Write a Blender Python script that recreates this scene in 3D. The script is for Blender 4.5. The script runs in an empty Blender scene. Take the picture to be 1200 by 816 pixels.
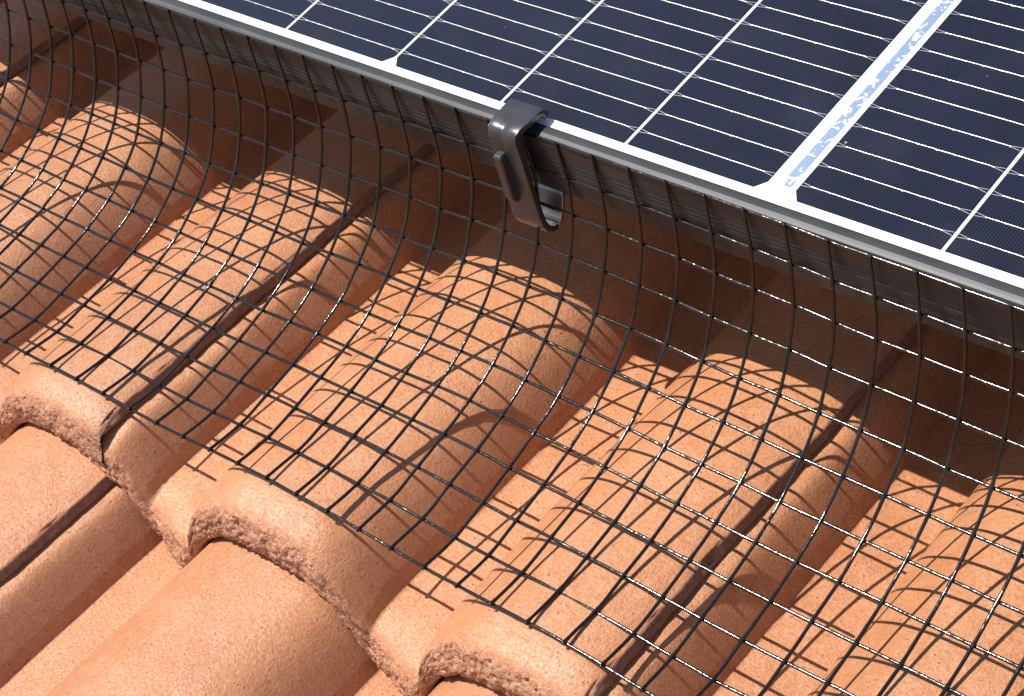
import bpy, math, random
from mathutils import Vector, Matrix, noise

# ---------------------------------------------------------------- units / frame
# "u" = drawing unit used for all measurements (0.95 mm). Roof frame: x along the eaves,
# y up the slope, z away from the roof; z = 0 is the face of the solar cells.
S = 0.00095
PITCH = math.radians(23.0)
RW = Matrix.Rotation(PITCH, 4, 'X')
scene = bpy.context.scene
COL = scene.collection

# ---------------------------------------------------------------- camera
cam_d = bpy.data.cameras.new('camera')
cam_d.sensor_width = 36.0
cam_d.lens = 2283.4 / 1200.0 * 36.0
cam_d.clip_start = 0.02
cam_d.clip_end = 500.0
cam = bpy.data.objects.new('camera', cam_d)
COL.objects.link(cam)
right = Vector((0.74214, 0.61676, -0.26234))
up = Vector((-0.32360, 0.67250, 0.66560))
fwd = Vector((-0.58695, 0.40908, -0.69868))
cpos = Vector((478.3, -426.7, 533.2)) * S
m = Matrix(((right.x, up.x, -fwd.x, cpos.x), (right.y, up.y, -fwd.y, cpos.y),
            (right.z, up.z, -fwd.z, cpos.z), (0, 0, 0, 1)))
cam.matrix_world = RW @ m
scene.camera = cam

# ---------------------------------------------------------------- sky, sun, exposure
light_dir = (RW.to_3x3() @ Vector((0.44, 0.12, -1.0))).normalized()
sun_vec = -light_dir
world = bpy.data.worlds.new('World')
scene.world = world
world.use_nodes = True
wn = world.node_tree.nodes
wl = world.node_tree.links
sky = wn.new('ShaderNodeTexSky')
sky.sky_type = 'NISHITA'
sky.sun_disc = False
sky.sun_elevation = math.asin(sun_vec.z)
sky.sun_rotation = math.atan2(sun_vec.x, sun_vec.y)
sky.air_density = 1.0
sky.dust_density = 0.6
bg = wn['Background']
bg.inputs['Strength'].default_value = 0.085
wl.new(sky.outputs[0], bg.inputs['Color'])

sun_d = bpy.data.lights.new('sun', 'SUN')
sun_d.energy = 4.9
sun_d.angle = math.radians(0.45)
sun_d.color = (1.0, 0.95, 0.86)
sun = bpy.data.objects.new('sun', sun_d)
COL.objects.link(sun)
sun.rotation_euler = light_dir.to_track_quat('-Z', 'Y').to_euler()
sun.location = sun_vec * 5.0

scene.view_settings.view_transform = 'Standard'
scene.view_settings.look = 'None'
scene.view_settings.gamma = 1.0
scene.view_settings.exposure = 0.62

scene.cycles.use_denoising = True
scene.cycles.sample_clamp_indirect = 4.0
scene.cycles.max_bounces = 6
scene.cycles.diffuse_bounces = 3
scene.cycles.glossy_bounces = 2

# ---------------------------------------------------------------- helpers
def tag(o, label=None, cat=None, group=None, kind=None):
    if label: o['label'] = label
    if cat: o['category'] = cat
    if group: o['group'] = group
    if kind: o['kind'] = kind
    return o

def mesh_obj(name, verts, faces, mat, parent=None, smooth=True, scale=S):
    me = bpy.data.meshes.new(name)
    me.from_pydata([(x * scale, y * scale, z * scale) for x, y, z in verts], [], faces)
    me.update()
    if smooth:
        me.polygons.foreach_set('use_smooth', [True] * len(me.polygons))
    if mat: me.materials.append(mat)
    o = bpy.data.objects.new(name, me)
    COL.objects.link(o)
    if parent: o.parent = parent
    return o

def copy_of(o, parent=None):
    c = o.copy()
    COL.objects.link(c)
    c.parent = parent
    return c

def root_empty(name, base):
    o = bpy.data.objects.new(name, None)
    o.empty_display_size = 0.02
    COL.objects.link(o)
    o.matrix_world = RW @ Matrix.Translation(Vector(base) * S)
    return o

def box(v, f, x0, x1, y0, y1, z0, z1):
    b = len(v)
    v += [(x0, y0, z0), (x1, y0, z0), (x1, y1, z0), (x0, y1, z0),
          (x0, y0, z1), (x1, y0, z1), (x1, y1, z1), (x0, y1, z1)]
    f += [(b, b+3, b+2, b+1), (b+4, b+5, b+6, b+7), (b, b+1, b+5, b+4),
          (b+1, b+2, b+6, b+5), (b+2, b+3, b+7, b+6), (b+3, b, b+4, b+7)]

def interp(pts, x):
    """monotone-ish cubic through (x, y) points"""
    if x <= pts[0][0]: return pts[0][1]
    if x >= pts[-1][0]: return pts[-1][1]
    n = len(pts)
    for i in range(n - 1):
        if x <= pts[i+1][0]: break
    def sl(k):
        return (pts[k+1][1] - pts[k][1]) / (pts[k+1][0] - pts[k][0])
    def tan(k):
        if k == 0: return sl(0)
        if k == n - 1: return sl(n - 2)
        a, b = sl(k-1), sl(k)
        if a * b <= 0: return 0.0
        return 2 * a * b / (a + b)
    x0, y0 = pts[i]; x1, y1 = pts[i+1]
    h = x1 - x0; t = (x - x0) / h
    return ((1 + 2*t) * (1-t)**2 * y0 + t * (1-t)**2 * h * tan(i)
            + t*t * (3 - 2*t) * y1 + t*t * (t - 1) * h * tan(i+1))

def smooth(a, b, x):
    t = min(1.0, max(0.0, (x - a) / (b - a)))
    return t * t * (3 - 2 * t)

class NT:
    """small node-tree helper"""
    def __init__(self, name):
        self.mat = bpy.data.materials.new(name)
        self.mat.use_nodes = True
        self.t = self.mat.node_tree
        self.b = self.t.nodes['Principled BSDF']
    def n(self, kind, **kw):
        nd = self.t.nodes.new(kind)
        for k, v in kw.items():
            if k.startswith('_'):
                setattr(nd, k[1:], v)
            else:
                nd.inputs[k.replace('__', ' ')].default_value = v
        return nd
    def l(self, a, b): self.t.links.new(a, b)
    def ramp(self, src, stops):
        r = self.n('ShaderNodeValToRGB')
        e = r.color_ramp.elements
        e[0].position, e[0].color = stops[0][0], (*stops[0][1], 1)
        e[1].position, e[1].color = stops[-1][0], (*stops[-1][1], 1)
        for pos, c in stops[1:-1]:
            k = e.new(pos); k.color = (*c, 1)
        self.l(src, r.inputs['Fac'])
        return r
    def math(self, op, a, b=None, clamp=False):
        k = self.n('ShaderNodeMath', _operation=op, _use_clamp=clamp)
        for i, s in enumerate((a, b)):
            if s is None: continue
            if isinstance(s, (int, float)): k.inputs[i].default_value = s
            else: self.l(s, k.inputs[i])
        return k.outputs[0]
    def mix(self, fac, a, b, mode='MIX'):
        k = self.n('ShaderNodeMix', _data_type='RGBA', _blend_type=mode)
        for s, sock in ((fac, k.inputs[0]), (a, k.inputs[6]), (b, k.inputs[7])):
            if isinstance(s, (int, float)): sock.default_value = s
            elif isinstance(s, tuple): sock.default_value = (*s, 1)
            else: self.l(s, sock)
        return k.outputs[2]

# ---------------------------------------------------------------- materials
def mat_tile():
    t = NT('terracotta_concrete')
    tc = t.n('ShaderNodeTexCoord')
    oi = t.n('ShaderNodeObjectInfo')
    off = t.n('ShaderNodeVectorMath', _operation='SCALE')
    off.inputs[0].default_value = (3.1, 1.7, 2.3)
    t.l(oi.outputs['Random'], off.inputs['Scale'])
    add = t.n('ShaderNodeVectorMath', _operation='ADD')
    t.l(tc.outputs['Object'], add.inputs[0]); t.l(off.outputs[0], add.inputs[1])
    co = add.outputs[0]
    def noi(scale, detail=2.0, rough=.55):
        k = t.n('ShaderNodeTexNoise', Scale=scale, Detail=detail, Roughness=rough)
        t.l(co, k.inputs['Vector']); return k.outputs['Fac']
    def voro(scale):
        k = t.n('ShaderNodeTexVoronoi', Scale=scale, Randomness=1.0)
        t.l(co, k.inputs['Vector']); return k
    big = noi(24, 3, .6); mid = noi(150, 1, .5); fine = noi(650, 4, .82)
    raw = t.n('ShaderNodeAttribute'); raw.attribute_name = 'raw'
    cut = t.n('ShaderNodeAttribute'); cut.attribute_name = 'cut'
    base = t.ramp(big, [(.3, (.51, .196, .076)), (.52, (.56, .226, .092)), (.72, (.60, .264, .120))])
    c1 = t.mix(t.math('MULTIPLY', t.math('SUBTRACT', mid, .47), 1.5, True), base.outputs[0], (.65, .31, .16))
    wth = t.math('MULTIPLY', t.math('SUBTRACT', noi(55, 4, .65), .54, True), 2.6, True)
    c1 = t.mix(t.math('MULTIPLY', wth, .45), c1, (.70, .43, .27))
    tone = t.math('ADD', t.math('MULTIPLY', oi.outputs['Random'], .16), .92)
    tcol = t.n('ShaderNodeCombineColor')
    for q in range(3): t.l(tone, tcol.inputs[q])
    c1 = t.mix(1.0, c1, tcol.outputs[0], 'MULTIPLY')
    sp = t.ramp(fine, [(.30, (.74, .71, .69)), (.5, (1, 1, 1)), (.70, (1.14, 1.17, 1.20))])
    c2 = t.mix(.8, c1, sp.outputs[0], 'MULTIPLY')
    # raw broken concrete on the noses, cut concrete on the side-lap edges
    rn_ = noi(430, 3, .65)
    rr = t.ramp(rn_, [(.3, (.40, .18, .11)), (.5, (.55, .27, .172)), (.7, (.66, .40, .29))])
    c3 = t.mix(t.math('MULTIPLY', raw.outputs['Fac'], .9), c2, rr.outputs[0])
    cc = t.ramp(rn_, [(.3, (.22, .115, .085)), (.7, (.38, .21, .16))])
    c3 = t.mix(cut.outputs['Fac'], c3, cc.outputs[0])
    # pinholes in the coating, gathered in patches
    v1 = voro(430.0); v2 = voro(130.0)
    thr = t.math('MULTIPLY', t.math('SUBTRACT', mid, .36, True), .75)
    pitm = t.math('LESS_THAN', v1.outputs['Distance'], thr)
    s2 = t.n('ShaderNodeSeparateColor'); t.l(v2.outputs['Color'], s2.inputs[0])
    pit2 = t.math('MULTIPLY', t.math('LESS_THAN', v2.outputs['Distance'], .075), t.math('GREATER_THAN', s2.outputs[0], .72))
    s1 = t.n('ShaderNodeSeparateColor'); t.l(v1.outputs['Color'], s1.inputs[0])
    pitm = t.math('MULTIPLY', pitm, t.math('GREATER_THAN', s1.outputs[1], .55))
    pit = t.math('MAXIMUM', pitm, pit2)
    c4 = t.mix(t.math('MULTIPLY', pit, .78), c3, (.19, .085, .05))
    t.l(c4, t.b.inputs['Base Color'])
    bare = t.math('MAXIMUM', raw.outputs['Fac'], cut.outputs['Fac'])
    ro = t.math('ADD', t.math('MULTIPLY', fine, .28), .30)
    ro = t.math('ADD', ro, t.math('MULTIPLY', bare, .25))
    t.l(ro, t.b.inputs['Roughness'])
    t.l(t.math('SUBTRACT', .5, t.math('MULTIPLY', bare, .3)), t.b.inputs['Specular IOR Level'])
    gv = voro(1500.0)
    sg = t.n('ShaderNodeSeparateColor'); t.l(gv.outputs['Color'], sg.inputs[0])
    h = t.math('ADD', t.math('MULTIPLY', sg.outputs[0], .14), t.math('MULTIPLY', fine, 1.5))
    h = t.math('ADD', h, t.math('MULTIPLY', mid, .5))
    h = t.math('SUBTRACT', h, t.math('MULTIPLY', pit, .9))
    h = t.math('ADD', h, t.math('MULTIPLY', t.math('MULTIPLY', rn_, raw.outputs['Fac']), 2.5))
    bp = t.n('ShaderNodeBump', Strength=1.0, Distance=.0009)
    t.l(h, bp.inputs['Height']); t.l(bp.outputs[0], t.b.inputs['Normal'])
    gl = t.math('ADD', t.math('MULTIPLY', t.math('SUBTRACT', fine, .38, True), 3.2), .12, True)
    t.l(t.math('MULTIPLY', t.math('SUBTRACT', 1.0, bare), gl), t.b.inputs['Coat Weight'])
    t.b.inputs['Coat Roughness'].default_value = .42
    t.b.inputs['Coat IOR'].default_value = 1.7
    b2 = t.n('ShaderNodeBump', Strength=.38, Distance=.0006)
    t.l(h, b2.inputs['Height']); t.l(b2.outputs[0], t.b.inputs['Coat Normal'])
    return t.mat

def mat_simple(name, col, rough, metal=0.0, spec=.5, bump=None, var=None):
    t = NT(name)
    t.b.inputs['Base Color'].default_value = (*col, 1)
    t.b.inputs['Roughness'].default_value = rough
    t.b.inputs['Metallic'].default_value = metal
    t.b.inputs['Specular IOR Level'].default_value = spec
    tc = t.n('ShaderNodeTexCoord')
    if var:
        k = t.n('ShaderNodeTexNoise', Scale=var[0], Detail=4.0); t.l(tc.outputs['Object'], k.inputs['Vector'])
        r = t.ramp(k.outputs['Fac'], [(.3, col), (.7, var[1])]); t.l(r.outputs[0], t.b.inputs['Base Color'])
        rr = t.math('ADD', t.math('MULTIPLY', k.outputs['Fac'], var[2]), rough - var[2] * .5)
        t.l(rr, t.b.inputs['Roughness'])
    if bump:
        k = t.n('ShaderNodeTexNoise', Scale=bump[0], Detail=2.0); t.l(tc.outputs['Object'], k.inputs['Vector'])
        b = t.n('ShaderNodeBump', Strength=bump[1], Distance=bump[2])
        t.l(k.outputs['Fac'], b.inputs['Height']); t.l(b.outputs[0], t.b.inputs['Normal'])
    return t.mat

def mat_cell():
    t = NT('silicon_cell')
    tc = t.n('ShaderNodeTexCoord')
    sx = t.n('ShaderNodeSeparateXYZ'); t.l(tc.outputs['Object'], sx.inputs[0])
    ph = t.math('FRACT', t.math('MULTIPLY', sx.outputs['X'], 1.0 / (1.30 * S)))
    tri = t.math('ABSOLUTE', t.math('SUBTRACT', ph, .5))
    line = t.math('LESS_THAN', tri, .115)
    k = t.n('ShaderNodeTexNoise', Scale=18.0, Detail=3.0); t.l(tc.outputs['Object'], k.inputs['Vector'])
    base = t.ramp(k.outputs['Fac'], [(.35, (.0025, .0034, .012)), (.65, (.0042, .0062, .022))])
    c = t.mix(line, base.outputs[0], (.022, .025, .042))
    t.l(c, t.b.inputs['Base Color'])
    t.b.inputs['Roughness'].default_value = .5
    t.b.inputs['Specular IOR Level'].default_value = .12
    return t.mat

def mat_glass():
    t = NT('panel_glass')
    out = t.t.nodes['Material Output']
    tr = t.n('ShaderNodeBsdfTransparent'); gl = t.n('ShaderNodeBsdfGlossy')
    gl.inputs['Roughness'].default_value = .06
    lw = t.n('ShaderNodeLayerWeight', Blend=.5)
    fres = t.math('ADD', t.math('MULTIPLY', t.math('POWER', lw.outputs['Facing'], 4.5), .8), .012)
    tc = t.n('ShaderNodeTexCoord')
    k = t.n('ShaderNodeTexNoise', Scale=30.0, Detail=5.0, Roughness=.6); t.l(tc.outputs['Object'], k.inputs['Vector'])
    df = t.n('ShaderNodeBsdfDiffuse'); df.inputs['Color'].default_value = (.45, .44, .42, 1)
    mx = t.n('ShaderNodeMixShader'); t.l(fres, mx.inputs[0])
    t.l(tr.outputs[0], mx.inputs[1]); t.l(gl.outputs[0], mx.inputs[2])
    dust = t.math('MULTIPLY', t.math('SUBTRACT', k.outputs['Fac'], .48, True), .03, True)
    vo = t.n('ShaderNodeTexVoronoi', Scale=70.0); t.l(tc.outputs['Object'], vo.inputs['Vector'])
    k2 = t.n('ShaderNodeTexNoise', Scale=25.0); t.l(tc.outputs['Object'], k2.inputs['Vector'])
    spk = t.math('MULTIPLY', t.math('LESS_THAN', vo.outputs['Distance'], .035),
                 t.math('GREATER_THAN', k2.outputs['Fac'], .5))
    m2 = t.n('ShaderNodeMixShader')
    t.l(t.math('MAXIMUM', dust, t.math('MULTIPLY', spk, .5)), m2.inputs[0])
    t.l(mx.outputs[0], m2.inputs[1]); t.l(df.outputs[0], m2.inputs[2])
    t.l(m2.outputs[0], out.inputs['Surface'])
    return t.mat

def mat_ribbon():
    t = NT('tinned_ribbon')
    tc = t.n('ShaderNodeTexCoord')
    mp = t.n('ShaderNodeMapping'); mp.inputs['Scale'].default_value = (1, 1, 1)
    t.l(tc.outputs['Object'], mp.inputs[0])
    k = t.n('ShaderNodeTexNoise', Scale=230.0, Detail=3.0, Roughness=.6, Distortion=1.2)
    t.l(mp.outputs[0], k.inputs['Vector'])
    r = t.ramp(k.outputs['Fac'], [(.57, (.36, .47, .64)), (.62, (.88, .90, .92))]); t.l(r.outputs[0], t.b.inputs['Base Color'])  # blue sky reflection put into the tin's base colour, between whitish blotches
    m_ = t.ramp(k.outputs['Fac'], [(.57, (.7, .7, .7)), (.62, (.1, .1, .1))]); t.l(m_.outputs[0], t.b.inputs['Metallic'])
    t.b.inputs['Roughness'].default_value = .38
    return t.mat

M_TILE = mat_tile()
M_WIRE = mat_simple('black_coated_wire', (.007, .007, .008), .15, spec=.6, bump=(320, .36, .0005))
M_FRAME = mat_simple('black_anodised', (.026, .027, .030), .43, metal=.3, spec=.5, bump=(3500, .25, .00006), var=(40, (.040, .040, .043), .12))
M_CLIP = mat_simple('black_clip', (.060, .060, .065), .33, metal=.45, spec=.6, bump=(700, .12, .0002), var=(90, (.055, .055, .060), .15))
M_WHITE = mat_simple('white_backsheet', (.80, .80, .79), .55)
M_CELL = mat_cell()
M_GLASS = mat_glass()
M_SILVER = mat_simple('silver_busbar', (.80, .79, .77), .34, metal=.75, bump=(1400, .6, .0002))
M_RIBBON = mat_ribbon()
M_STEEL = mat_simple('zinc_steel', (.24, .25, .28), .36, metal=.9, bump=(500, .1, .0003))
M_RAIL = mat_simple('rail_aluminium', (.45, .46, .47), .45, metal=.9)
M_DECK = mat_simple('roof_underlay', (.06, .055, .05), .9, var=(8, (.09, .08, .07), .1))
M_GROUND = mat_simple('garden_ground', (.16, .15, .12), .95, var=(.6, (.10, .13, .06), .1))

# ---------------------------------------------------------------- the roof: deck + tiles
ROLL = 155.5           # spacing of the rolls, two rolls to a tile
TW = 2 * ROLL
GAUGE = 341.0          # exposed length of a course
TILT = math.atan(0.085)
X_STEP = -219.4        # side-lap edge of the roll left of the clip
Y_NOSE = -196.0
Z_NOSE = -145.0 - 0.085 * (Y_NOSE + 150.0)

PROFILE = [(-5.6, 0), (-4.6, .8), (-3.4, 7), (-1.6, 11.6), (0, 14.4), (5, 20.2), (10, 24.2), (15, 27.2), (22, 30.8),
           (30, 33.5), (40, 35.4), (50, 36), (60, 36.2), (70, 36), (81, 34.8), (88, 32.8), (93, 30.4), (97, 27.3),
           (102, 21.5), (106, 15.3), (109.4, 9.4), (111.7, 5.1), (113.1, 1.9), (114.0, .4), (115.2, 0)]
H_SCALE = 42.0 / 36.0

def roll_h(ph):
    ph = ph % ROLL
    if ph > 140: ph -= ROLL
    return H_SCALE * interp(PROFILE, ph)

def smin(a, b, k):
    d = max(k - abs(a - b), 0) / k
    return min(a, b) - d * d * k * .25

def tile_h(u):
    h = roll_h(91.0 + u)
    if u < 30:
        led = 30.6 - .17 * max(u, 0) - (3.5 if u < -12 else 0)
        if u < 0: h = led
        else: h = smin(h, led, 3.0)
    return h

def tooth(u):
    """the nose runs a little further out beside the left foot of each roll"""
    ph = (91.0 + u) % ROLL
    if ph > 60: ph -= ROLL
    if ph < -8: return -8.0 * smooth(-42, -9, ph)
    return -8.0 * (1 - smooth(-8, 4, ph))

def build_tile(seed):
    rnd = random.Random(seed)
    o3 = Vector((rnd.uniform(0, 90), rnd.uniform(0, 90), rnd.uniform(0, 90)))
    nz = lambda x, y, z, s: noise.noise(Vector((x / s, y / s, z / s)) + o3)
    # columns: (u, extra drop, rawness of the cut edge)
    cols = []
    u = -20.0
    while u < TW - .8:
        cols.append((u, 0.0, 0.0))
        u += 1.0
    cols += [(TW - .7, 0.02, .05), (TW - .1, .35, .5), (TW + .3, .9, 1), (TW + .6, 1.8, 1), (TW + .9, 2.7, 1), (TW + 1.2, 3.6, 1), (TW + 1.5, 4.5, 1), (TW + 1.8, 5.4, 1), (TW + 1.6, 6.0, 1),
             (TW - 6, 7.8, 1), (TW - 14, 8, 1)]
    # rows along the slope: (v, drop, rawness)
    ctrl = [(3.5, 26.8, 1), (.6, 26.6, 1), (-1.2, 24.6, 1), (-1.9, 22, 1), (-1.9, 19, 1), (-1.5, 16, 1), (-.9, 13, 1), (0, 10, 1), (1.2, 7.6, .85),
            (3.0, 5.4, .4), (5.4, 3.7, .05), (8.8, 2.3, 0), (13.0, .95, 0), (18, .2, 0), (23, 0, 0)]
    rows = [(330, 13, 1), (60, 15, 1), (22, 25, 1)]
    for (a, b) in zip(ctrl[:-1], ctrl[1:]):
        d = math.hypot(a[0]-b[0], a[1]-b[1])
        k = max(1, int(round(d / .9)))
        for i in range(k):
            f = i / k
            rows.append(tuple(a[q] + (b[q] - a[q]) * f for q in range(3)))
    v = 23.0
    while v < 60: rows.append((v, 0, 0)); v += 3
    while v < 400: rows.append((v, 0, 0)); v += 7
    vs, fs, raw, cut = [], [], [], []
    for v, drop, rr in rows:
        for u, ex, rc in cols:
            h = tile_h(min(u, TW - .01)) if ex == 0 else tile_h(TW - .9 if u > TW - 1 else u)
            tl = tooth(u) if v < 330 else 0
            fade = 1 - smooth(30, 120, v)
            vv = v + tl * fade
            z = h - max(drop, ex if drop < ex else drop)
            x = u
            r_ = max(rr, rc)
            if ex == 0 or drop >= ex:
                z = h - drop - (ex * max(0, 1 - drop / 8.0))
            # gentle unevenness of the pressed surface
            z += .35 * nz(u, v, 0, 38) + .18 * nz(u, v, 9, 11)
            if rr > .02 and v < 24:
                a = rr
                n1 = nz(u, drop, 3, 8.5); n2 = nz(u, drop, 7, 2.6); n3 = nz(u, drop, 1, 1.35)
                g = n1 * 1.4 + n2 * 1.0 + n3 * 1.3
                vv += a * (g + .6 + 1.3 * max(0, nz(u, drop, 51, 4.0) - .1))
                z += a * (nz(u, drop, 21, 4.2) * 1.1 + nz(u, drop, 27, 1.9) * .8)
            elif v < 24:
                vv += .5 * nz(u, drop, 3, 9)
            if rc > 0:
                c = nz(u, v, 31, 9) * .9 + nz(u, v, 33, 3.5) * .55
                x += c * rc
                chip = max(0.0, nz(0, v, 41, 13) - .25) * 2.6 + max(0.0, nz(0, v, 43, 4.5) - .2) * 1.4
                if ex < 4: x -= chip * (1 - ex / 5); z -= chip * .35
            vs.append((x, vv, z)); raw.append(rr); cut.append(rc * (1 - .6 * rr) if u > TW - 20 else 0.0)
    nc = len(cols)
    for i in range(len(rows) - 1):
        for j in range(nc - 1):
            a = i * nc + j
            fs.append((a, a + 1, a + nc + 1, a + nc))
    me = bpy.data.meshes.new('roof_tile')
    me.from_pydata([(x * S, y * S, z * S) for x, y, z in vs], [], fs)
    me.polygons.foreach_set('use_smooth', [True] * len(me.polygons))
    at = me.attributes.new('raw', 'FLOAT', 'POINT')
    at.data.foreach_set('value', raw)
    at = me.attributes.new('cut', 'FLOAT', 'POINT')
    at.data.foreach_set('value', cut)
    me.materials.append(M_TILE)
    me.update()
    return me

v, f = [], []
box(v, f, -2700, 2700, -1950, 2450, -215, -190)
roof = mesh_obj('roof', v, f, M_DECK, smooth=False)
roof.matrix_world = RW
tag(roof, 'pitched roof clad with terracotta coloured double roll concrete tiles', 'roof', kind='structure')
tile_meshes = [build_tile(s) for s in (3, 11, 29, 47)]
rnd = random.Random(5)
for c in range(-5, 6):
    for k in range(-8, 8):
        me = tile_meshes[(k * 3 + c * 5 + (k * c) % 2) % 4]
        t = bpy.data.objects.new('roof_tile', me)
        COL.objects.link(t)
        t.parent = roof
        j = .35 if c in (-1, 0) else .8
        t.location = Vector((X_STEP + k * TW + rnd.uniform(-j, j), Y_NOSE + c * GAUGE + rnd.uniform(-j, j) * 2,
                             Z_NOSE + rnd.uniform(-.2, .2))) * S
        t.rotation_euler = (-TILT, 0, rnd.uniform(-.0012, .0012))

# ---------------------------------------------------------------- solar panel
PX = 71.3              # column spacing of the third-cut cells
CW = 69.8
ROWH = 212.0           # row spacing
XM = 77.4              # middle of the white centre strip
X_L, X_R = XM - 6.7 - 12 * PX - 14, XM + 6.7 + 12 * PX + 14
Y_F, Y_B = -13.0, 5 * ROWH + 13
panel = root_empty('solar_panel', (XM, Y_F, -31))
tag(panel, 'framed solar panel of dark blue cells with white cell gaps above the roof tiles', 'solar panel')
PB = Vector((XM, Y_F, -31))
def loc(pts): return [(x - PB.x, y - PB.y, z - PB.z) for x, y, z in pts]

def frame_profile():
    """(distance in from the outer face, z) outline of the frame extrusion, anticlockwise"""
    out = [(7.9, -3.0), (7.9, .75), (7.6, 1.0), (6.9, 1.08), (5.2, 1.05), (3.6, .95), (2.2, .6), (1.1, 0), (.35, -.9), (0, -2.2)]
    for zz in (-9.5, -12.0, -14.5, -20.5):
        out += [(0, zz), (.45, zz - .25), (.45, zz - .75), (0, zz - 1.0)]
    out += [(0, -30.2), (.5, -30.9), (1.2, -31), (24, -31), (24, -29.4), (1.9, -29.4), (1.9, -3.0)]
    return out
PROF = frame_profile()
def rail_mesh(name, A, B, inward, trimA, trimB):
    """extrude PROF from A to B; 'inward' is the unit vector into the panel; mitred ends"""
    vs, fs = [], []
    n = len(PROF)
    d = (B - A).normalized()
    nseg = 1
    for s in range(2):
        P0 = A if s == 0 else B
        for (q, z) in PROF:
            p = P0 + inward * q + d * (q if s == 0 else -q)
            vs.append((p.x, p.y, z))
    for i in range(n):
        j = (i + 1) % n
        fs.append((i, j, n + j, n + i))
    fs.append(tuple(range(n - 1, -1, -1))); fs.append(tuple(range(n, 2 * n)))
    o = mesh_obj(name, loc(vs), fs, M_FRAME, panel, smooth=False)
    return o
c00, c10, c11, c01 = (Vector((X_L, Y_F, 0)), Vector((X_R, Y_F, 0)), Vector((X_R, Y_B, 0)), Vector((X_L, Y_B, 0)))
rail_mesh('frame_rail', c00, c10, Vector((0, 1, 0)), 0, 0)
rail_mesh('frame_rail', c10, c11, Vector((-1, 0, 0)), 0, 0)
rail_mesh('frame_rail', c11, c01, Vector((0, -1, 0)), 0, 0)
rail_mesh('frame_rail', c01, c00, Vector((1, 0, 0)), 0, 0)
for o in panel.children:
    bm_mod = o.modifiers.new('soft', 'BEVEL'); bm_mod.width = .25 * S; bm_mod.segments = 2; bm_mod.limit_method = 'ANGLE'; bm_mod.angle_limit = math.radians(35)
v, f = [], []
box(v, f, X_L + 2, X_R - 2, Y_F + 2, Y_B - 2, -2.0, -.10)
mesh_obj('backsheet', loc(v), f, M_WHITE, panel, smooth=False)
v, f = [], []
box(v, f, X_L + 2.5, X_R - 2.5, Y_F + 2.5, Y_B - 2.5, .42, .66)
mesh_obj('glass_pane', loc(v), f, M_GLASS, panel, smooth=False)

NB, BP, BY0 = 16, 12.72, 9.4
CH = 9.4 * 2 + 15 * BP   # cell height
def cell_mesh(ch):
    """ch: -1 chamfered on the left corners, +1 on the right ones, 0 none"""
    a = 5.2
    L = 2.4
    o = []
    if ch == -1: o += [(0, a), (L * 1.6, 0)]
    else: o += [(0, 0)]
    if ch == 1: o += [(CW - L * 1.6, 0), (CW, a)]
    else: o += [(CW, 0)]
    if ch == 1: o += [(CW, CH - a), (CW - L * 1.6, CH)]
    else: o += [(CW, CH)]
    if ch == -1: o += [(L * 1.6, CH), (0, CH - a)]
    else: o += [(0, CH)]
    n = len(o)
    vs = [(x, y, 0) for x, y in o] + [(x, y, -.08) for x, y in o]
    fs = [tuple(range(n))] + [(i, n + i, n + (i + 1) % n, (i + 1) % n) for i in range(n)]
    me = bpy.data.meshes.new('solar_cell')
    me.from_pydata([(x * S, y * S, z * S) for x, y, z in vs], [], fs)
    me.materials.append(M_CELL)
    return me
CELLS = {c: cell_mesh(c) for c in (-1, 0, 1)}

def busbar_geo(v, f, y, rnd):
    # round collector wire with solder pads and forked print at both ends
    r = .18
    n = 24
    ring = 6
    b = len(v)
    for i in range(n + 1):
        x = 5.0 + (CW - 10.0) * i / n
        yy = y + rnd.uniform(-.05, .05); rr = r * rnd.uniform(.85, 1.15)
        for q in range(ring):
            a = math.pi * q / (ring - 1)
            v.append((x, yy + rr * math.cos(a), .03 + rr * 1.2 * math.sin(a)))
    for i in range(n):
        for q in range(ring - 1):
            k = b + i * ring + q
            f.append((k, k + 1, k + ring + 1, k + ring))
    for k in range(8):
        x = 5 + k * (CW - 10) / 7.0
        b = len(v); w = rnd.uniform(.26, .40)
        v.append((x, y, .36))
        for q in range(8):
            a = 2 * math.pi * q / 8
            v.append((x + w * 1.3 * math.cos(a), y + w * math.sin(a), .05))
        for q in range(8): f.append((b, b + 1 + q, b + 1 + (q + 1) % 8))
    for e, sgn in ((.3, 1), (CW - .3, -1)):
        for side in (-1, 1):
            x0, x1 = e, e + sgn * 5.4
            y0_, y1_ = y + side * .95, y + side * .05
            b = len(v); w = .13
            v += [(x0, y0_ - w, .03), (x0, y0_ + w, .03), (x1, y1_ + w, .03), (x1, y1_ - w, .03)]
            f.append((b, b + 1, b + 2, b + 3) if sgn < 0 else (b, b + 3, b + 2, b + 1))
rb = random.Random(8)
def bus_mesh(ys):
    v, f = [], []
    for y in ys: busbar_geo(v, f, y, rb)
    me = bpy.data.meshes.new('busbar')
    me.from_pydata([(x * S, y * S, z * S) for x, y, z in v], [], f)
    me.polygons.foreach_set('use_smooth', [True] * len(me.polygons))
    me.materials.append(M_SILVER)
    return me
BUS1 = [bus_mesh([0.0]) for _ in range(5)]
BUSALL = bus_mesh([BY0 + BP * i for i in range(NB)])
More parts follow.
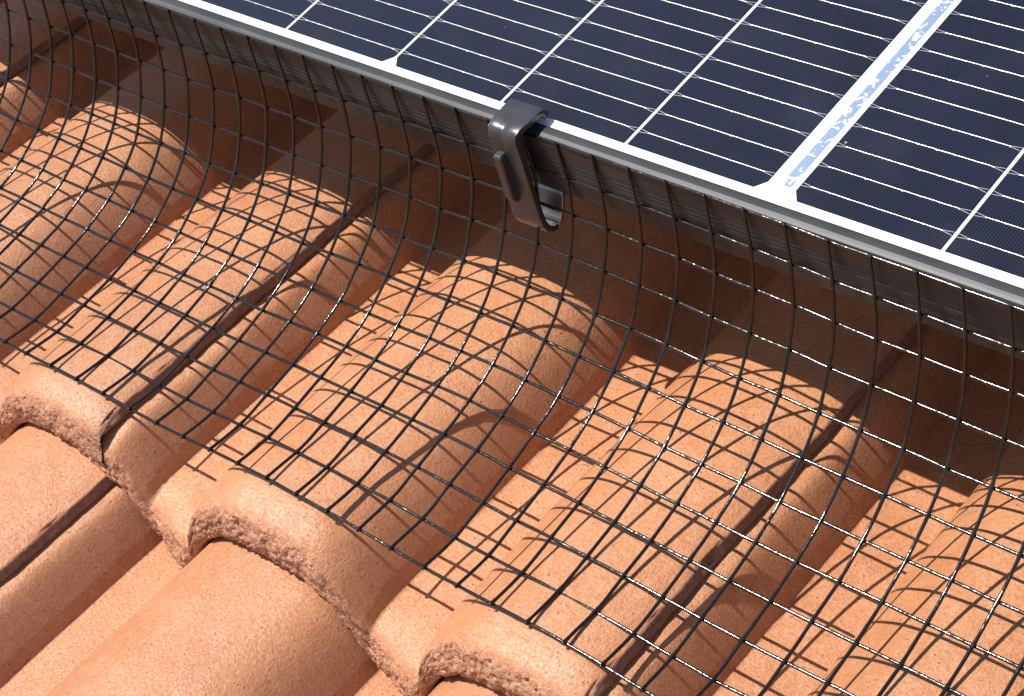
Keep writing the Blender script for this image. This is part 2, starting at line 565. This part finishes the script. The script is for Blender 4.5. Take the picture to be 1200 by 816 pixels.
for row in range(5):
    for side in (-1, 1):
        for k in range(12):
            if side < 0:
                x0 = XM - 6.7 - CW - k * PX
                ch = (1, 0, -1)[k % 3]
            else:
                x0 = XM + 6.7 + k * PX
                ch = (-1, 0, 1)[k % 3]
            c = bpy.data.objects.new('solar_cell', CELLS[ch])
            COL.objects.link(c); c.parent = panel
            c.location = Vector(loc([(x0, row * ROWH, 0)])[0]) * S
            if row == 0 and ((side < 0 and k < 9) or (side > 0 and k < 4)):
                for i in range(NB):
                    b = bpy.data.objects.new('busbar', BUS1[(i + k * 3) % 5])
                    COL.objects.link(b); b.parent = c
                    b.location = (0, (BY0 + BP * i) * S, 0)
            else:
                b = bpy.data.objects.new('busbar_set', BUSALL)
                COL.objects.link(b); b.parent = c
v, f = [], []
box(v, f, XM - 1.1, XM + 3.9, 5.7, 5 * ROWH - 5, -.3, .0)
mesh_obj('collector_ribbon', loc(v), f, M_RIBBON, panel, smooth=False)
# support rails on the roof below the module
for yy in (260, 820):
    v, f = [], []
    box(v, f, X_L + 40, X_R - 40, yy - 19, yy + 19, -70, -31.1)
    r = mesh_obj('mounting_rail', loc(v), f, M_RAIL, panel, smooth=False)
    for q in range(5):
        v, f = [], []
        xx = X_L + 150 + q * 365
        box(v, f, xx - 16, xx + 16, yy - 4, yy + 4, -176, -70.2)
        mesh_obj('rail_leg', loc(v), f, M_RAIL, r, smooth=False)

# ---------------------------------------------------------------- bird mesh
ROWS = [(-13.8, .5), (-15.0, -19.6), (-19.0, -39.2), (-27.8, -57.3), (-40.0, -73.1), (-56.1, -84.7), (-74.1, -93.2),
        (-93.3, -98.3), (-112.9, -101.3), (-132.7, -102.8), (-152.6, -103.6), (-172.3, -100.4)]
# hand-bent unevenness of the sheet, (dy, dz) down eight of its uprights
BEND = {
 0: ((-.3, .2), (-1.9, .5), (-2.9, .5), (-3.2, .6), (-3.0, .5), (-2.8, .5), (-2.6, .7), (-2.4, 1.0), (-2.1, 1.4), (-1.9, 1.7), (-1.9, 1.8), (-1.9, 1.8)),
 4: ((.1, .5), (-.7, .6), (-1.3, .5), (-1.7, .4), (-1.8, .2), (-1.6, -.1), (-1.3, -.2), (-.9, -.3), (-.7, -.4), (-.4, -.4), (-.3, -.6), (-.2, -1.0)),
 8: ((.3, .4), (.2, .5), (.2, .5), (0, .8), (-.2, 1.1), (-.5, 1.2), (-.7, 1.3), (-.4, 1.5), (-.1, 1.6), (.2, 1.5), (.5, 1.3), (.7, .9)),
 12: ((.9, -.4), (1.6, -.1), (2.1, .3), (1.8, .7), (1.2, 1.2), (.9, 1.7), (.9, 2.0), (1.0, 2.1), (1.2, 2.0), (1.3, 1.7), (1.2, 1.3), (.9, .7)),
 15: ((.5, .3), (.8, .3), (.8, .3), (.7, .4), (.5, .7), (.2, .9), (.2, 1.2), (.3, 1.3), (.4, 1.2), (.3, 1.0), (.3, .5), (.3, -.2)),
 18: ((0, .4), (-.3, 0), (-.5, -.3), (-.6, -.5), (-.6, -.6), (-.7, -.6), (-.7, -.4), (-.7, -.1), (-.6, .1), (-.4, .4), (-.3, .5), (-.1, .5)),
 21: ((-.8, -.1), (-1.5, -.9), (-1.8, -1.6), (-1.6, -1.9), (-1.2, -1.9), (-1.1, -1.9), (-1.1, -1.8), (-.9, -1.5), (-.9, -1.2), (-1.0, -1.0), (-1.1, -.9), (-1.0, -.8)),
 24: ((-1.0, -.5), (-1.6, -1.4), (-2.1, -2.1), (-1.9, -2.5), (-1.6, -2.8), (-1.4, -2.9), (-1.0, -2.7), (-.7, -2.4), (-.5, -2.1), (-.6, -1.8), (-.6, -1.6), (-.7, -1.4))}
BK = sorted(BEND)
def bend(j, i):
    if j <= BK[0]: return Vector(BEND[BK[0]][i]) * max(.3, 1 + j * .05)
    if j >= BK[-1]: return Vector(BEND[BK[-1]][i])
    for a, b in zip(BK[:-1], BK[1:]):
        if j <= b:
            t = smooth(a, b, j)
            return Vector(BEND[a][i]) * (1 - t) + Vector(BEND[b][i]) * t
J0, J1 = -26, 44
rn = random.Random(21)
NODE = {}
for j in range(J0, J1 + 1):
    for i in range(12):
        d = bend(j, i)
        x = 20.0 * j - 287.7
        wave = 1.1 * smooth(7.5, 11, i) * math.cos(2 * math.pi * (x + 250) / ROLL)
        NODE[j, i] = Vector((x + rn.uniform(-.15, .15), ROWS[i][0] + d.x + rn.uniform(-.1, .1),
                             ROWS[i][1] + d.y + wave + rn.uniform(-.1, .1)))
def outward(i):
    a = ROWS[max(0, i - 1)]; b = ROWS[min(11, i + 1)]
    ty, tz = b[0] - a[0], b[1] - a[1]
    l = math.hypot(ty, tz)
    return Vector((0, tz / l, -ty / l))      # away from the space under the panel

def spline(P, per):
    out = []
    n = len(P)
    for i in range(n - 1):
        p0 = P[i - 1] if i else P[0] * 2 - P[1]
        p1, p2 = P[i], P[i + 1]
        p3 = P[i + 2] if i + 2 < n else P[-1] * 2 - P[-2]
        for k in range(per):
            t = k / per
            out.append(.5 * ((2 * p1) + (p2 - p0) * t + (2 * p0 - 5 * p1 + 4 * p2 - p3) * t * t + (3 * p1 - p0 - 3 * p2 + p3) * t ** 3))
    out.append(P[-1].copy())
    return out

def tube(P, r, seed, ref, ring=10, knots=None):
    v, f = [], []
    rr = random.Random(seed)
    n = len(P)
    o = rr.uniform(0, 99)
    for i, p in enumerate(P):
        t = (P[min(n - 1, i + 1)] - P[max(0, i - 1)]).normalized()
        a = t.cross(ref).normalized(); b = t.cross(a)
        rad = r * (1 + .10 * noise.noise(Vector((i * .55 + o, o, 0))))
        if knots: rad *= 1 + .22 * knots[i]
        w = Vector((noise.noise(Vector((i * .21, o, 3))), noise.noise(Vector((i * .21, o, 7))), noise.noise(Vector((i * .21, o, 11))))) * .22
        for q in range(ring):
            g = 2 * math.pi * q / ring
            v.append(tuple(p + w + a * (rad * math.cos(g)) + b * (rad * math.sin(g))))
    for i in range(n - 1):
        for q in range(ring):
            k = i * ring + q; k2 = i * ring + (q + 1) % ring
            f.append((k, k2, k2 + ring, k + ring))
    f.append(tuple(range(ring - 1, -1, -1))); f.append(tuple(range((n - 1) * ring, n * ring)))
    return v, f

WR = .78
NB0 = Vector((0, -172, -104))
net = root_empty('bird_mesh', NB0)
tag(net, 'black coated welded wire mesh curving from the panel frame down onto the tiles', 'wire mesh')
def nl(v): return [(a - NB0.x, b - NB0.y, c - NB0.z) for a, b, c in v]
for j in range(J0, J1 + 1):
    P = [NODE[j, i] + outward(i) * .62 for i in range(12)]
    P = [P[0] + (P[0] - P[1]).normalized() * 1.3] + P + [P[-1] + (P[-1] - P[-2]).normalized() * 1.5]
    Q = spline(P, 6)
    kn = [1.0 if (q % 6 == 0 and 0 < q < len(Q) - 1) else 0.0 for q in range(len(Q))]
    v, f = tube(Q, WR, j + 500, Vector((1, 0, 0)), knots=kn)
    mesh_obj('upright_wire', nl(v), f, M_WIRE, net)
for i in range(12):
    P = [NODE[j, i] - outward(i) * .62 for j in range(J0, J1 + 1)]
    P = [P[0] + Vector((-2, 0, 0))] + P + [P[-1] + Vector((2, 0, 0))]
    Q = spline(P, 6)
    v, f = tube(Q, WR, i + 900, Vector((0, 0, 1)) if i > 4 else Vector((0, 1, 0)))
    mesh_obj('cross_wire', nl(v), f, M_WIRE, net)

# ---------------------------------------------------------------- the clip holding the mesh
CB = Vector((-51.5, -20, -53))
clip = root_empty('mesh_clip', CB)
tag(clip, 'black hooked clip gripping the panel frame and holding the wire mesh', 'clip')
def cl(v): return [(a - CB.x, b - CB.y, c - CB.z) for a, b, c in v]
path = [(-1.6, 2.4), (-1.7, 4.4), (-2.8, 6.0), (-5, 6.5), (-8, 6.5), (-11, 6.5), (-14, 6.5), (-17.6, 6.4), (-19.6, 5.7), (-20.6, 4.0), (-20.9, 1.5), (-21, -4),
        (-21.3, -12), (-21.7, -22), (-22.1, -32), (-22.4, -40), (-22.3, -45), (-21, -49.3), (-18.3, -52), (-15, -53),
        (-11.6, -51.4), (-8.8, -47), (-6.5, -42.5), (-5, -38.5)]
xs = [-8.6, -8.3, -7.4, -6.0, -4.4, -2.7, -.9, .9, 2.7, 4.4, 6.0, 7.4, 8.3, 8.6]
vs, fs = [], []
for q, (y, z) in enumerate(path):
    ty = path[min(len(path)-1, q+1)][0] - path[max(0, q-1)][0]; tz = path[min(len(path)-1, q+1)][1] - path[max(0, q-1)][1]
    l = math.hypot(ty, tz); ny_, nz_ = -tz / l, ty / l
    wf = interp([(0, 1.12), (5, 1.06), (9, .93), (13, .98), (17, 1.05), (24, 1.02)], q)
    for x in xs:
        d = 0.0
        if 2 < q < 13:
            d = .9 * math.exp(-((x + .3) / 2.4) ** 2) * smooth(2, 4, q) * (1 - smooth(9, 12.5, q))
        if abs(x) > 8: d += .25
        vs.append((x * wf + CB.x, y + ny_ * d, z + nz_ * d))
n = len(xs)
for i in range(len(path) - 1):
    for k in range(n - 1):
        a = i * n + k
        fs.append((a, a + 1, a + n + 1, a + n))
KS = 19
body = mesh_obj('clip_body', cl(vs[:(KS + 1) * n]), fs[:KS * (n - 1)], M_CLIP, clip)
hv = [(a, b, c) for a, b, c in vs[KS * n:]]
hook = mesh_obj('hook_leg', cl(hv), [tuple(q - KS * n for q in g) for g in fs[KS * (n - 1):]], M_STEEL, clip)
md = hook.modifiers.new('thick', 'SOLIDIFY'); md.thickness = 1.6 * S; md.offset = 0.0
md = body.modifiers.new('thick', 'SOLIDIFY'); md.thickness = 3.0 * S; md.offset = 0.0
md = body.modifiers.new('soft', 'BEVEL'); md.width = .5 * S; md.segments = 2; md.limit_method = 'ANGLE'; md.angle_limit = math.radians(40)
# locking tab: a raised bar on the left half of the front plate
vs, fs = [], []
def plate_y(z): return interp([(-45, -23.8), (-32, -23.6), (-22, -23.2), (-12, -22.8), (-2, -22.4)], z)
ring = []
for z in [-4.6, -5.6, -8, -12, -18, -24, -29, -32.0, -33.0]:
    hgt = 4.0 * smooth(-35.5, -29, z) if z < -29 else 4.0 - (0.9 if z > -5.0 else 0)
    w = 2.4 if -32 < z < -5 else 1.8
    yb = plate_y(z)
    xc = CB.x - 2.6
    ring.append([(xc - w, yb + .4, z), (xc - w, yb - hgt + .6, z), (xc - w + .5, yb - hgt, z), (xc + w - .5, yb - hgt, z), (xc + w, yb - hgt + .6, z), (xc + w, yb + .4, z)])
for r_ in ring: vs += r_
for i in range(len(ring) - 1):
    for k in range(6):
        a = i * 6 + k; b = i * 6 + (k + 1) % 6
        fs.append((a, b, b + 6, a + 6))
fs.append(tuple(range(5, -1, -1))); fs.append(tuple(range((len(ring)-1)*6, len(ring)*6)))
tab = mesh_obj('locking_tab', cl(vs), fs, M_CLIP, clip, smooth=False)
md = tab.modifiers.new('soft', 'BEVEL'); md.width = .45 * S; md.segments = 2

# ---------------------------------------------------------------- ground far below the eaves
gr = mesh_obj('ground', [(-200, -200, -4.2), (200, -200, -4.2), (200, 200, -4.2), (-200, 200, -4.2)], [(0, 1, 2, 3)], M_GROUND, smooth=False, scale=1.0)
tag(gr, 'garden ground below the roof', 'ground', kind='structure')
